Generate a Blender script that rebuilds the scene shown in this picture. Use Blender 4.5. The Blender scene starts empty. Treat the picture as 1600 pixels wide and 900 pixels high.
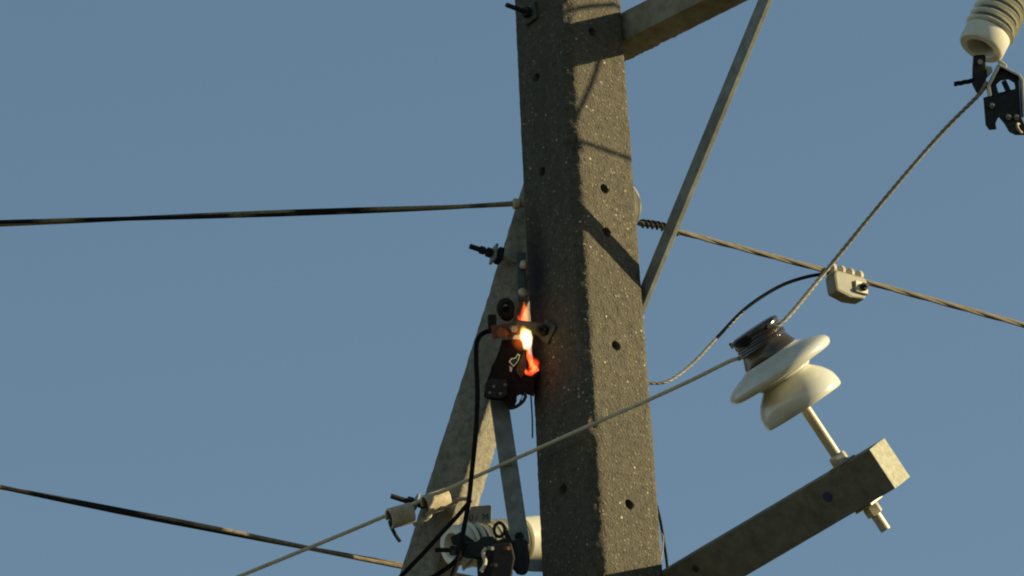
import bpy, bmesh, math, random
from math import sin, cos, radians, pi
from mathutils import Vector, Matrix, noise
from mathutils.geometry import tessellate_polygon
random.seed(7)
V = Vector
sc = bpy.context.scene
col = sc.collection

# ------------------------------------------------------------------ camera
ELEV, ROLL, DIST, FPX = radians(26), radians(3.25), 24.0, 11040.0
CAM = V((0, 0, 1.6))
FWD = V((0, cos(ELEV), sin(ELEV)))
_up0, _r0 = V((0, -sin(ELEV), cos(ELEV))), V((1, 0, 0))
RIGHT = cos(ROLL) * _r0 - sin(ROLL) * _up0
UP = sin(ROLL) * _r0 + cos(ROLL) * _up0
cd = bpy.data.cameras.new('camera'); cam = bpy.data.objects.new('camera', cd); col.objects.link(cam)
cd.sensor_width = 36; cd.lens = 36 * FPX / 1600; cd.clip_end = 5000; cd.clip_start = 0.5
sc.cycles.filter_width = 2.0
cam.matrix_world = Matrix(((RIGHT.x, UP.x, -FWD.x, CAM.x), (RIGHT.y, UP.y, -FWD.y, CAM.y), (RIGHT.z, UP.z, -FWD.z, CAM.z), (0, 0, 0, 1)))
sc.camera = cam

# ------------------------------------------------------------------ sky, sun, exposure
SUN_AZ, SUN_EL = radians(0.5), radians(18.5)      # azimuth measured from +X towards the camera (-Y)
SUN = V((cos(SUN_AZ) * cos(SUN_EL), -sin(SUN_AZ) * cos(SUN_EL), sin(SUN_EL)))
w = bpy.data.worlds.new('World'); sc.world = w; w.use_nodes = True
nt = w.node_tree; bg = nt.nodes['Background']
sky = nt.nodes.new('ShaderNodeTexSky'); sky.sky_type = 'NISHITA'; sky.sun_disc = False
sky.sun_elevation = SUN_EL; sky.sun_rotation = radians(90) + SUN_AZ
sky.air_density = 1.0; sky.dust_density = 0.2; sky.ozone_density = 1.0; sky.altitude = 50
hs = nt.nodes.new('ShaderNodeHueSaturation'); hs.inputs['Saturation'].default_value = 0.97; hs.inputs['Hue'].default_value = 0.486
nt.links.new(sky.outputs[0], hs.inputs['Color']); nt.links.new(hs.outputs[0], bg.inputs['Color'])
bg.inputs['Strength'].default_value = 0.068
sd = bpy.data.lights.new('sun', 'SUN'); so = bpy.data.objects.new('sun', sd); col.objects.link(so)
sd.energy = 5.0; sd.angle = radians(0.5); sd.color = (1.0, 0.83, 0.50)
so.rotation_euler = SUN.to_track_quat('Z', 'Y').to_euler(); so.location = (10, 10, 30)
sc.view_settings.view_transform = 'Standard'; sc.view_settings.look = 'None'
sc.view_settings.exposure = 0.8; sc.view_settings.gamma = 1.0; sc.view_settings.use_curve_mapping = False

# ------------------------------------------------------------------ placing helpers
def ray(px, py): return (FWD + RIGHT * ((px - 800) / FPX) + UP * ((450 - py) / FPX))
def on_plane(px, py, p0, nrm):
    d = ray(px, py); return CAM + d * ((p0 - CAM).dot(nrm) / d.dot(nrm))
AX0 = CAM + ray(914, 450) * DIST                  # a point on the axis of the pole
PY = AX0.y
def at(px, py, t=0.0):                            # point on the vertical plane standing t metres nearer than the pole axis
    return on_plane(px, py, V((0, PY - t, 0)), V((0, 1, 0)))
M = 1 / 460.0                                     # about one photo pixel at the pole, in metres
TH = radians(48)
N = V((cos(TH), -sin(TH), 0))                     # normal of the sunlit pole face
H = V((-sin(TH), -cos(TH), 0))                    # normal of the shaded pole face
Z = V((0, 0, 1))

# ------------------------------------------------------------------ materials
def nodes(name):
    m = bpy.data.materials.new(name); m.use_nodes = True
    t = m.node_tree; return m, t, t.nodes['Principled BSDF']
def ramp(t, fac, stops):
    r = t.nodes.new('ShaderNodeValToRGB'); e = r.color_ramp.elements
    while len(e) < len(stops): e.new(0.5)
    for k, (p, c) in enumerate(stops):
        e[k].position = p; e[k].color = (c[0], c[1], c[2], 1) if not isinstance(c, (int, float)) else (c, c, c, 1)
    t.links.new(fac, r.inputs[0]); return r.outputs[0]
def tex_noise(t, scale, detail=6, rough=0.6, vec=None):
    n = t.nodes.new('ShaderNodeTexNoise'); n.inputs['Scale'].default_value = scale
    n.inputs['Detail'].default_value = detail; n.inputs['Roughness'].default_value = rough
    if vec is None:
        c = t.nodes.new('ShaderNodeTexCoord'); vec = c.outputs['Object']
    t.links.new(vec, n.inputs['Vector']); return n.outputs['Fac']
def mixc(t, fac, a, b, mode='MIX'):
    n = t.nodes.new('ShaderNodeMix'); n.data_type = 'RGBA'; n.blend_type = mode
    for s, v in ((n.inputs[0], fac), (n.inputs[6], a), (n.inputs[7], b)):
        if isinstance(v, (int, float)): s.default_value = v
        elif isinstance(v, tuple): s.default_value = (v[0], v[1], v[2], 1)
        else: t.links.new(v, s)
    return n.outputs[2]
def bump(t, p, height, strength, dist):
    b = t.nodes.new('ShaderNodeBump'); b.inputs['Strength'].default_value = strength; b.inputs['Distance'].default_value = dist
    t.links.new(height, b.inputs['Height']); t.links.new(b.outputs[0], p.inputs['Normal'])
ALB = 0.82
def simple(name, c, rough=0.6, metal=0.0, var=0.35, scale=30, spec=0.5, bmp=0.15, dirt=None, stretch=None, coat=0.0):
    m, t, p = nodes(name)
    vec = None
    if stretch:
        tc = t.nodes.new('ShaderNodeTexCoord'); mp = t.nodes.new('ShaderNodeMapping'); mp.inputs['Scale'].default_value = stretch
        t.links.new(tc.outputs['Object'], mp.inputs[0]); vec = mp.outputs[0]
    f = tex_noise(t, scale, 8, 0.65, vec)
    c = tuple(x * ALB for x in c)
    lo = tuple(x * (1 - var) for x in c); hi = tuple(min(1, x * (1 + var * 0.6)) for x in c)
    o = ramp(t, f, [(0.3, lo), (0.7, hi)])
    if dirt:
        f2 = tex_noise(t, scale * 0.35, 5, 0.7)
        o = mixc(t, ramp(t, f2, [(0.48, 0.0), (0.68, 1.0)]), o, dirt)
    t.links.new(o, p.inputs['Base Color'])
    p.inputs['Roughness'].default_value = rough; p.inputs['Metallic'].default_value = metal
    p.inputs['Specular IOR Level'].default_value = spec; p.inputs['Coat Weight'].default_value = coat
    if bmp: bump(t, p, tex_noise(t, scale * 4, 4, 0.6, vec), bmp, 0.004)
    return m
def concrete(name, base, speck=0.5, soot=None, bs=0.75):
    m, t, p = nodes(name)
    tc = t.nodes.new('ShaderNodeTexCoord'); ob = tc.outputs['Object']
    big = tex_noise(t, 3.5, 5, 0.6, ob); mid = tex_noise(t, 45, 8, 0.72, ob); fine = tex_noise(t, 210, 4, 0.7, ob)
    b = tuple(x * ALB for x in base)
    c = ramp(t, mid, [(0.34, tuple(x * 0.5 for x in b)), (0.5, b), (0.68, tuple(x * 1.4 for x in b))])
    c = mixc(t, ramp(t, big, [(0.35, 0.0), (0.7, 0.5)]), c, tuple(x * k for x, k in zip(b, (0.66, 0.68, 0.62))))
    c = mixc(t, ramp(t, fine, [(0.3, 0.55), (0.5, 0.0)]), c, tuple(x * 0.35 for x in b))
    vo = t.nodes.new('ShaderNodeTexVoronoi'); vo.inputs['Scale'].default_value = 90; t.links.new(ob, vo.inputs['Vector'])
    sep = t.nodes.new('ShaderNodeSeparateColor'); t.links.new(vo.outputs['Color'], sep.inputs[0])
    pick = ramp(t, sep.outputs[0], [(0.70, 0.0), (0.97, 1.0)])
    near = ramp(t, vo.outputs['Distance'], [(0.18, 1.0), (0.5, 0.0)])
    mu = t.nodes.new('ShaderNodeMath'); mu.operation = 'MULTIPLY'; t.links.new(pick, mu.inputs[0]); t.links.new(near, mu.inputs[1])
    mu2 = t.nodes.new('ShaderNodeMath'); mu2.operation = 'MULTIPLY'; mu2.inputs[1].default_value = speck; t.links.new(mu.outputs[0], mu2.inputs[0])
    c = mixc(t, mu2.outputs[0], c, (0.20, 0.18, 0.125))
    vo2 = t.nodes.new('ShaderNodeTexVoronoi'); vo2.inputs['Scale'].default_value = 58; t.links.new(ob, vo2.inputs['Vector'])
    sp2 = t.nodes.new('ShaderNodeSeparateColor'); t.links.new(vo2.outputs['Color'], sp2.inputs[0])
    m3 = t.nodes.new('ShaderNodeMath'); m3.operation = 'MULTIPLY'
    t.links.new(ramp(t, sp2.outputs[1], [(0.90, 0.0), (0.99, 1.0)]), m3.inputs[0]); t.links.new(ramp(t, vo2.outputs['Distance'], [(0.12, 1.0), (0.30, 0.0)]), m3.inputs[1])
    m4 = t.nodes.new('ShaderNodeMath'); m4.operation = 'MULTIPLY'; m4.inputs[1].default_value = min(1, speck * 1.1); t.links.new(m3.outputs[0], m4.inputs[0])
    c = mixc(t, m4.outputs[0], c, (0.56, 0.52, 0.38))
    mps = t.nodes.new('ShaderNodeMapping'); mps.inputs['Scale'].default_value = (14, 14, 0.7); t.links.new(ob, mps.inputs[0])
    streak = tex_noise(t, 1.0, 5, 0.6, mps.outputs[0])
    c = mixc(t, ramp(t, streak, [(0.48, 0.0), (0.72, 0.5)]), c, tuple(x * k for x, k in zip(b, (0.55, 0.52, 0.48))))
    if soot:
        pts, rad = soot
        for q, r in zip(pts, rad):
            vm = t.nodes.new('ShaderNodeVectorMath'); vm.operation = 'SUBTRACT'; t.links.new(ob, vm.inputs[0]); vm.inputs[1].default_value = q
            vs = t.nodes.new('ShaderNodeVectorMath'); vs.operation = 'MULTIPLY'; vs.inputs[1].default_value = (1.7, 1.7, 0.5); t.links.new(vm.outputs[0], vs.inputs[0])
            ln = t.nodes.new('ShaderNodeVectorMath'); ln.operation = 'LENGTH'; t.links.new(vs.outputs[0], ln.inputs[0])
            ad = t.nodes.new('ShaderNodeMath'); ad.operation = 'MULTIPLY_ADD'; ad.inputs[1].default_value = 0.12; t.links.new(tex_noise(t, 14, 5, 0.6, ob), ad.inputs[0]); t.links.new(ln.outputs['Value'], ad.inputs[2])
            c = mixc(t, ramp(t, ad.outputs[0], [(r * 0.62, 0.96), (r + 0.06, 0.0)]), c, (0.008, 0.007, 0.006))
    t.links.new(c, p.inputs['Base Color'])
    p.inputs['Roughness'].default_value = 0.85; p.inputs['Specular IOR Level'].default_value = 0.3
    hs_ = mixc(t, 0.5, mid, fine); hs2 = mixc(t, 0.35, hs_, near)
    bump(t, p, hs2, bs, 0.010)
    return m
MAT = {}
MAT['timber'] = simple('weathered_arm', (0.165, 0.155, 0.115), 0.85, 0, 0.35, 20, 0.3, 0.3, stretch=(1, 1, 1))
MAT['endgrain'] = simple('sawn_arm_end', (0.48, 0.46, 0.33), 0.85, 0, 0.3, 60, 0.3, 0.3)
MAT['arm_grey'] = simple('grey_arm', (0.34, 0.315, 0.235), 0.85, 0, 0.4, 16, 0.3, 0.3, dirt=(0.16, 0.13, 0.075))
MAT['galv'] = simple('galvanised_steel', (0.24, 0.235, 0.20), 0.55, 0.2, 0.3, 40, 0.5, 0.1)
MAT['bar'] = simple('dull_grey_steel', (0.235, 0.255, 0.225), 0.6, 0.1, 0.35, 22, 0.4, 0.1, dirt=(0.13, 0.125, 0.095))
MAT['sooty'] = simple('soot_dulled_steel', (0.085, 0.092, 0.08), 0.75, 0.0, 0.4, 40, 0.2, 0.15)
MAT['bright'] = simple('bright_steel', (0.50, 0.46, 0.34), 0.42, 0.2, 0.25, 60, 0.5, 0.1)
MAT['iron'] = simple('dark_forged_iron', (0.016, 0.015, 0.012), 0.65, 0.0, 0.4, 60, 0.25, 0.25)
MAT['rust'] = simple('rusty_iron', (0.22, 0.075, 0.03), 0.8, 0.1, 0.5, 60, 0.4, 0.3)
MAT['porcelain'] = simple('glazed_porcelain', (0.64, 0.635, 0.54), 0.24, 0, 0.08, 6, 0.5, 0.0, dirt=(0.36, 0.335, 0.24), coat=0.1)
MAT['porcelain2'] = simple('weathered_porcelain', (0.74, 0.72, 0.59), 0.28, 0, 0.12, 12, 0.5, 0.0)
MAT['shed'] = simple('dark_grey_core', (0.10, 0.10, 0.085), 0.4, 0, 0.2, 20, 0.5, 0.0)
MAT['head'] = simple('brown_glaze', (0.055, 0.044, 0.03), 0.22, 0.2, 0.4, 40, 0.6, 0.1)
MAT['strand'] = simple('weathered_aluminium_strand', (0.34, 0.30, 0.20), 0.6, 0.05, 0.3, 40, 0.4, 0.1)
MAT['pale'] = simple('pale_conductor_strand', (0.64, 0.575, 0.40), 0.6, 0.0, 0.2, 30, 0.3, 0.1)
MAT['cable'] = simple('dusty_cable_sheath', (0.19, 0.16, 0.10), 0.65, 0, 0.3, 25, 0.4, 0.1)
MAT['black'] = simple('black_cable_sheath', (0.009, 0.009, 0.008), 0.8, 0, 0.3, 25, 0.1, 0.05)
MAT['sleeve'] = simple('cream_connector', (0.60, 0.52, 0.36), 0.5, 0.05, 0.25, 35, 0.4, 0.15, dirt=(0.30, 0.23, 0.13))
MAT['char'] = simple('charred_timber', (0.010, 0.008, 0.007), 0.95, 0, 0.5, 50, 0.2, 0.6)
MAT['ash'] = simple('pale_ash', (0.70, 0.66, 0.55), 0.8, 0, 0.2, 50, 0.3, 0.2)
MAT['pvc'] = simple('white_spool_glaze', (0.72, 0.68, 0.56), 0.25, 0, 0.1, 12, 0.5, 0.0)
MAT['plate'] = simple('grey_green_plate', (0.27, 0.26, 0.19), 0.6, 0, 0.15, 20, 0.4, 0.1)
MAT['ink'] = simple('black_paint', (0.02, 0.02, 0.018), 0.6, 0, 0.2, 30)
MAT['blue'] = simple('sky_blue_disc', (0.02, 0.035, 0.12), 0.5, 0, 0.2, 30)  # sky colour painted on a disc in the lower arm
MAT['soil'] = simple('dry_verge', (0.085, 0.085, 0.05), 0.95, 0, 0.5, 0.6, 0.2, 0.0)
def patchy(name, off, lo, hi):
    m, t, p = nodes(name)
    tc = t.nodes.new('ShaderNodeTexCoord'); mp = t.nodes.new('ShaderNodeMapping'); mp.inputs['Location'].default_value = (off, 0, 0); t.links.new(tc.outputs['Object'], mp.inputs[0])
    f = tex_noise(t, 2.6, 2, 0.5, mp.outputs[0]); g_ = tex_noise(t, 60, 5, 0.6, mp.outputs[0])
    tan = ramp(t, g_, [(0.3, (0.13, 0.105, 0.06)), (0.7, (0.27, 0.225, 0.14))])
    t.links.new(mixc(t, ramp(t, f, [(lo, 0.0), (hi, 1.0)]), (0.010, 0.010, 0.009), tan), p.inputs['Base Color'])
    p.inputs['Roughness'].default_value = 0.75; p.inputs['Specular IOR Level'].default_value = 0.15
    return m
MAT['patchy'] = patchy('black_tan_sheath', 3.1, 0.42, 0.47); MAT['patchy2'] = patchy('black_sheath_with_tan_patches', 8.7, 0.52, 0.57)  # tan patches over black, placed by low-frequency noise
def fire(name, c, s):
    m, t, p = nodes(name)
    f = tex_noise(t, 60, 3, 0.6)
    o = ramp(t, f, [(0.34, tuple(x * 0.25 for x in c)), (0.5, c), (0.68, tuple(min(1, x * 1.6 + .08) for x in c))])
    t.links.new(o, p.inputs['Emission Color']); p.inputs['Emission Strength'].default_value = s
    p.inputs['Base Color'].default_value = (0.02, 0.01, 0.005, 1); return m
MAT['core'] = fire('flame_core', (1.0, 0.80, 0.36), 3.2)
MAT['plume'] = fire('flame_orange', (1.0, 0.20, 0.06), 1.05)
MAT['ember'] = fire('glowing_ember', (1.0, 0.085, 0.02), 0.75)

# ------------------------------------------------------------------ mesh builder
def frame_of(d, hint=V((0, 0, 1))):
    d = d.normalized()
    if abs(d.dot(hint)) > 0.97: hint = V((1, 0, 0))
    a = d.cross(hint).normalized(); b = a.cross(d).normalized(); return a, b
class MB:
    def __init__(s): s.v, s.f = [], []
    def box(s, c, ax, ay, az, sx, sy, sz):
        o = len(s.v)
        for i in (-.5, .5):
            for j in (-.5, .5):
                for k in (-.5, .5): s.v.append(c + ax * (i * sx) + ay * (j * sy) + az * (k * sz))
        s.f += [tuple(o + q for q in t) for t in ((0, 1, 3, 2), (4, 6, 7, 5), (0, 4, 5, 1), (2, 3, 7, 6), (0, 2, 6, 4), (1, 5, 7, 3))]
        return s
    def beam(s, a, b, ay, sy, sz):                # box from a to b; ay is one cross direction
        d = (b - a).normalized(); ay = (ay - d * ay.dot(d)).normalized(); az = d.cross(ay)
        return s.box((a + b) / 2, d, ay, az, (b - a).length, sy, sz)
    def tube(s, pts, r, n=10, cap=True):
        o = len(s.v); rr = r if isinstance(r, (list, tuple)) else [r] * len(pts); prev = None
        for i, p in enumerate(pts):
            d = (pts[min(i + 1, len(pts) - 1)] - pts[max(i - 1, 0)]).normalized()
            if prev is None: a, _ = frame_of(d); b = d.cross(a)
            else: a = (prev - d * prev.dot(d)).normalized(); b = d.cross(a)
            prev = a
            for k in range(n):
                t = 2 * pi * k / n; s.v.append(p + (a * cos(t) + b * sin(t)) * rr[i])
        for i in range(len(pts) - 1):
            for k in range(n):
                s.f.append((o + i * n + k, o + i * n + (k + 1) % n, o + (i + 1) * n + (k + 1) % n, o + (i + 1) * n + k))
        if cap:
            s.f.append(tuple(o + k for k in reversed(range(n)))); e = o + (len(pts) - 1) * n; s.f.append(tuple(e + k for k in range(n)))
        return s
    def rod(s, a, b, r, n=12): return s.tube([a, b], r, n)
    def lathe(s, o3, ax, prof, n=40):             # prof: (distance along axis, radius)
        ax = ax.normalized(); a, b = frame_of(ax); o = len(s.v)
        for (q, r) in prof:
            for k in range(n):
                t = 2 * pi * k / n; s.v.append(o3 + ax * q + (a * cos(t) + b * sin(t)) * max(r, 1e-4))
        for i in range(len(prof) - 1):
            for k in range(n):
                s.f.append((o + i * n + k, o + i * n + (k + 1) % n, o + (i + 1) * n + (k + 1) % n, o + (i + 1) * n + k))
        s.f.append(tuple(o + k for k in reversed(range(n)))); e = o + (len(prof) - 1) * n; s.f.append(tuple(e + k for k in range(n)))
        return s
    def prism(s, outer, depth, holes=()):         # outer / holes: lists of 3D points on a sheet, pushed by vector depth
        loops = [list(outer)] + [list(h_) for h_ in holes]; flat = [p for l in loops for p in l]; o = len(s.v); n = len(flat)
        # flatten to 2D in the sheet for tessellation
        l2 = [[V((p.dot(RIGHT), p.dot(UP), 0)) for p in l] for l in loops]
        tris = tessellate_polygon(l2)
        s.v += flat + [p + depth for p in flat]
        for t in tris: s.f.append(tuple(o + i for i in t)); s.f.append(tuple(o + n + i for i in reversed(t)))
        k = 0
        for l in loops:
            m = len(l)
            for i in range(m):
                j = (i + 1) % m; s.f.append((o + k + i, o + k + j, o + n + k + j, o + n + k + i))
            k += m
        return s
    def ring(s, c, nrm, R, r, n=24, m=8, sx=1.0, xdir=None):
        a, b = frame_of(nrm)
        if xdir is not None: a = xdir; b = nrm.normalized().cross(a)
        o = len(s.v)
        for i in range(n):
            t = 2 * pi * i / n; d = a * cos(t) * sx + b * sin(t); dn = (a * cos(t) + b * sin(t)).normalized()
            for k in range(m):
                u = 2 * pi * k / m; s.v.append(c + d * R + dn * (r * cos(u)) + nrm.normalized() * (r * sin(u)))
        for i in range(n):
            for k in range(m):
                i2 = (i + 1) % n; k2 = (k + 1) % m
                s.f.append((o + i * m + k, o + i2 * m + k, o + i2 * m + k2, o + i * m + k2))
        return s
    def hexnut(s, c, ax, R, h):
        return s.lathe(c, ax, [(-h / 2, R * .9), (-h * .38, R), (h * .38, R), (h / 2, R * .9)], 6)
    def build(s, name, mat, parent=None, smooth=True, bev=0.0, sharp=35):
        off = parent_root(parent)
        me = bpy.data.meshes.new(name); me.from_pydata([tuple(p - off) for p in s.v], [], s.f)
        bm = bmesh.new(); bm.from_mesh(me); bmesh.ops.recalc_face_normals(bm, faces=bm.faces); bm.to_mesh(me); bm.free()
        me.materials.append(MAT[mat] if isinstance(mat, str) else mat)
        if smooth:
            for p in me.polygons: p.use_smooth = True
            me.set_sharp_from_angle(angle=radians(sharp))
        o = bpy.data.objects.new(name, me); col.objects.link(o); o.parent = parent
        if parent is None: pass
        if bev:
            b = o.modifiers.new('bevel', 'BEVEL'); b.width = bev; b.segments = 2; b.limit_method = 'ANGLE'; b.angle_limit = radians(40)
        return o
def parent_root(p):
    if p is None: return V((0, 0, 0))
    while p.parent: p = p.parent
    return V(p.location)
def tag(o, label, cat, group=None):
    o['label'] = label; o['category'] = cat
    if group: o['group'] = group
    return o
def thing(name, loc, label, cat, group=None):
    o = bpy.data.objects.new(name, None); o.empty_display_size = 0.1; col.objects.link(o); o.location = loc
    return tag(o, label, cat, group)
def smooth_path(pts, step=0.02):                  # Catmull-Rom through the points, even steps
    P = [pts[0] * 2 - pts[1]] + list(pts) + [pts[-1] * 2 - pts[-2]]; out = []
    for i in range(1, len(P) - 2):
        n = max(2, int((P[i + 1] - P[i]).length / step))
        for k in range(n):
            t = k / n; a, b, c, d = P[i - 1], P[i], P[i + 1], P[i + 2]
            out.append(0.5 * ((2 * b) + (c - a) * t + (2 * a - 5 * b + 4 * c - d) * t * t + (3 * b - a - 3 * c + d) * t ** 3))
    out.append(P[-2]); return out
def rope(mb, pts, R, strands, pitch, r, sides=6, only=None, ph0=0.0):
    step = pitch / 12; path = smooth_path(pts, step); prev = None; fr = []; L = 0
    for i, p in enumerate(path):
        d = (path[min(i + 1, len(path) - 1)] - path[max(i - 1, 0)]).normalized()
        if prev is None: a, _ = frame_of(d); b = d.cross(a)
        else: a = (prev - d * prev.dot(d)).normalized(); b = d.cross(a)
        prev = a
        if i: L += (p - path[i - 1]).length
        fr.append((p, a, b, L))
    for k in (range(strands) if only is None else only):
        mb.tube([p + (a * cos(ph0 + 2 * pi * (k / strands + l / pitch)) + b * sin(ph0 + 2 * pi * (k / strands + l / pitch))) * R for p, a, b, l in fr], r, sides)
    return mb
def PT(l): return [at(*q) for q in l]

# ================================================================== ground
g = MB(); S = 2500
g.v += [V((-S, -S, 0)), V((S, -S, 0)), V((S, S, 0)), V((-S, S, 0))]; g.f.append((0, 1, 2, 3))
go = g.build('ground', 'soil', smooth=False); go['kind'] = 'structure'

# ================================================================== the concrete pole
C = V((AX0.x, AX0.y, 0))
def axis_z(py): return on_plane(914, py, AX0, V((0, 1, 0))).z
zt, zb = axis_z(0), axis_z(900)
CH = 0.024
def side(z):                                      # width of a face at height z
    def wid(py, px):
        p = V((AX0.x, AX0.y, axis_z(py))); dep = (p - CAM).dot(FWD); return (px * dep / FPX + 2 * 0.67 * CH) / (cos(TH) + sin(TH))
    s0, s1 = wid(0, 164), wid(900, 187)
    return s0 + (s1 - s0) * (zt - z) / (zt - zb)
def pole_point(z, a, b): return V((C.x, C.y, z)) + N * a + H * b
def face_pt(px, py, which):                       # pixel on the sunlit (N) or shaded (H) face
    d = N if which == 'n' else H; p = on_plane(px, py, V((C.x, C.y, 0)) + d * (side(axis_z(py)) / 2), d)
    return on_plane(px, py, V((C.x, C.y, 0)) + d * (side(p.z) / 2), d)
pole = thing('utility_pole', C, 'thick square concrete utility pole, sunlit on one face, in the middle', 'utility pole')
soot_pts = [tuple(face_pt(838, 428, 'h') - C), tuple(face_pt(838, 560, 'h') - C)]
MAT['pole'] = concrete('rough_aggregate_concrete', (0.099, 0.087, 0.058), 0.95, (soot_pts, (0.15, 0.14)))
MAT['strut'] = concrete('smooth_grey_concrete', (0.27, 0.247, 0.188), 0.2, None, 0.35)
def pole_ring(z, detail):
    s = side(z) / 2; c = CH; ring = []
    dirs = [(N, H), (H, -N), (-N, -H), (-H, N)]
    nf, nc = (18, 4) if detail else (18, 4)
    for (d, e) in dirs:
        for k in range(nf + 1):
            u = -(s - c) + 2 * (s - c) * k / nf; ring.append((d * s + e * u, d, min(1, max(0, (abs(u) - (s - c) + 0.012) / 0.012))))
        for k in range(1, nc):
            q = k / nc; ring.append((d * (s - c * q) + e * (s - c + c * q), (d + e).normalized(), 1.0))
    out = []
    for (p, nr, ed) in ring:
        w3 = V((C.x, C.y, z)) + p
        if detail:
            dn = 0.0016 * noise.noise(w3 * 55) + 0.0012 * noise.noise(w3 * 130) + 0.0015 * noise.noise(w3 * 5)
            er = noise.noise(w3 * 24 + V((3, 1, 7))) * 0.7 + noise.noise(w3 * 70) * 0.6
            front = 1.0 if nr.dot((N + H).normalized()) > 0.6 and (p.dot(N) > s - 2 * c and p.dot(H) > s - 2 * c) else 0.22
            dn += front * ed * (0.006 * min(0.5, er) - 0.001)
            if front == 1.0 and ed > 0.9 and noise.noise(w3 * 9 + V((9, 2, 4))) > 0.33: dn -= 0.008 * (noise.noise(w3 * 9 + V((9, 2, 4))) - 0.33) * 7
            w3 = w3 + nr * dn
        out.append(w3)
    return out
mb = MB(); zs = [(-0.3, 0), (4, 0), (8, 0), (zb - 0.6, 0)]
z = zb - 0.35
while z < zt + 0.35: zs.append((z, 1)); z += 0.009
zs += [(zt + 0.6, 0), (zt + 1.9, 0)]
rings = [pole_ring(*q) for q in zs]; nr_ = len(rings[0])
for rg in rings: mb.v += rg
for i in range(len(rings) - 1):
    for k in range(nr_):
        k2 = (k + 1) % nr_; mb.f.append((i * nr_ + k, i * nr_ + k2, (i + 1) * nr_ + k2, (i + 1) * nr_ + k))
mb.f.append(tuple(reversed(range(nr_)))); e0 = (len(rings) - 1) * nr_; mb.f.append(tuple(e0 + k for k in range(nr_)))
shaft = mb.build('shaft', 'pole', pole, sharp=60)
cut = MB()
for (px, py, r) in ((925, 50, 7.5), (944, 295, 8.2), (948, 363, 8.2), (962, 540, 8.2), (983, 788, 8.4)):
    p = face_pt(px, py, 'n'); cut.rod(p + N * 0.05, p - N * 0.10, r * M, 20)
for (px, py, r) in ((838, 121, 7.5), (847, 268, 7.5), (880, 765, 8)):
    p = face_pt(px, py, 'h'); cut.rod(p + H * 0.05, p - H * 0.075, r * M, 20)
cutter = cut.build('hole_cutter', 'pole', pole)
bo = shaft.modifiers.new('holes', 'BOOLEAN'); bo.operation = 'DIFFERENCE'; bo.object = cutter; bo.solver = 'EXACT'; bo.use_self = True
dg = bpy.context.evaluated_depsgraph_get()
newme = bpy.data.meshes.new_from_object(shaft.evaluated_get(dg)); shaft.modifiers.clear(); shaft.data = newme
bpy.data.objects.remove(cutter)
# washer plate with bolt on the shaded face, near the top of the picture
p = face_pt(831, 22, 'h')
MB().box(p + H * 0.006, H, (N * 0.95 + Z * 0.1).normalized(), (Z * 0.95 - N * 0.1).normalized(), 0.012, 0.062, 0.068).build('washer_plate', 'sooty', pole, False, 0.003)
mb = MB(); mb.rod(p, p + H * 0.115, 0.0085, 12); mb.hexnut(p + H * 0.024, H, 0.02, 0.02); mb.build('bolt', 'iron', pole)
for q in range(2):
    zz = zt + 0.8 + 0.7 * q; pp = V((C.x, C.y, zz)) + N * (side(zz) / 2)
    mb = MB(); mb.hexnut(pp + N * 0.012, N, 0.022, 0.024); mb.build('bolt', 'galv', pole)

# ================================================================== leaning strut pole
A = at(856, 300, -0.16); B = at(703, 790, -0.36); dS = (B - A).normalized()
top = A - dS * 0.10; bot = A + dS * ((A.z + 0.3) / -dS.z)
strut = thing('strut_pole', V((bot.x, bot.y, 0)), 'slimmer grey concrete strut leaning onto the main pole from the left', 'strut pole')
TH2 = radians(25); n2 = V((cos(TH2), -sin(TH2), 0)); n2 = (n2 - dS * n2.dot(dS)).normalized(); h2 = dS.cross(n2); h2 = h2 if h2.y < 0 else -h2
SW = 0.132
mb = MB(); L = (bot - top).length; ts = [0.006 * k for k in range(int(1.75 / 0.006))] + [2.2, L]
prof = []
for (d, e) in ((n2, h2), (h2, -n2), (-n2, -h2), (-h2, n2)):
    for u in (-.92, -.5, 0, .5, .92): prof.append((d + e * u, abs(u) > .9))
for tq in ts:
    cc = top + dS * tq; k_ = 1 + 0.03 * min(tq, 6)
    for (q, ed) in prof:
        w3 = cc + q * (SW / 2 * k_); dn = 0.0011 * noise.noise(w3 * 40) + 0.002 * noise.noise(w3 * 6) + (0.0028 * min(0.1, noise.noise(w3 * 28)) if ed else 0)
        mb.v.append(w3 + q.normalized() * dn)
n_ = len(prof)
for i in range(len(ts) - 1):
    for k in range(n_): mb.f.append((i * n_ + k, i * n_ + (k + 1) % n_, (i + 1) * n_ + (k + 1) % n_, (i + 1) * n_ + k))
mb.f.append(tuple(range(n_))); e0 = (len(ts) - 1) * n_; mb.f.append(tuple(e0 + k for k in range(n_)))
mb.build('shaft', 'strut', strut, sharp=50)
def strut_face(px, py): return on_plane(px, py, top + h2 * (SW / 2 * 1.02), h2)
# stand-off bolt high on the strut
def strut_bolt(pin, pout, plate_at, ln):
    a = strut_face(*pin); dirn = (at(pout[0], pout[1], PY - a.y + ln) - a); b = a + dirn; d = dirn.normalized()
    mb = MB(); mb.rod(a - d * 0.02, b, 0.0065, 10); o = mb.build('bolt', 'bright', strut)
    c = a + dirn * plate_at; ax, ay = frame_of(d)
    MB().box(c, d, ay, ax, 0.009, 0.062, 0.05).build('washer_plate', 'galv', strut, False, 0.002)
    mb = MB(); mb.hexnut(c + d * 0.018, d, 0.017, 0.02); mb.hexnut(c + d * 0.043, d, 0.014, 0.02); mb.rod(c + d * 0.03, b + d * 0.002, 0.0095, 10); mb.build('nut', 'iron', strut)
    mb = MB(); mb.box(c - d * 0.02, d, ay, ax, 0.02, 0.05, 0.045); mb.build('spacer_block', 'iron', strut, False, 0.004)
strut_bolt((808, 409), (735, 385), 0.50, 0.07)
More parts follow.
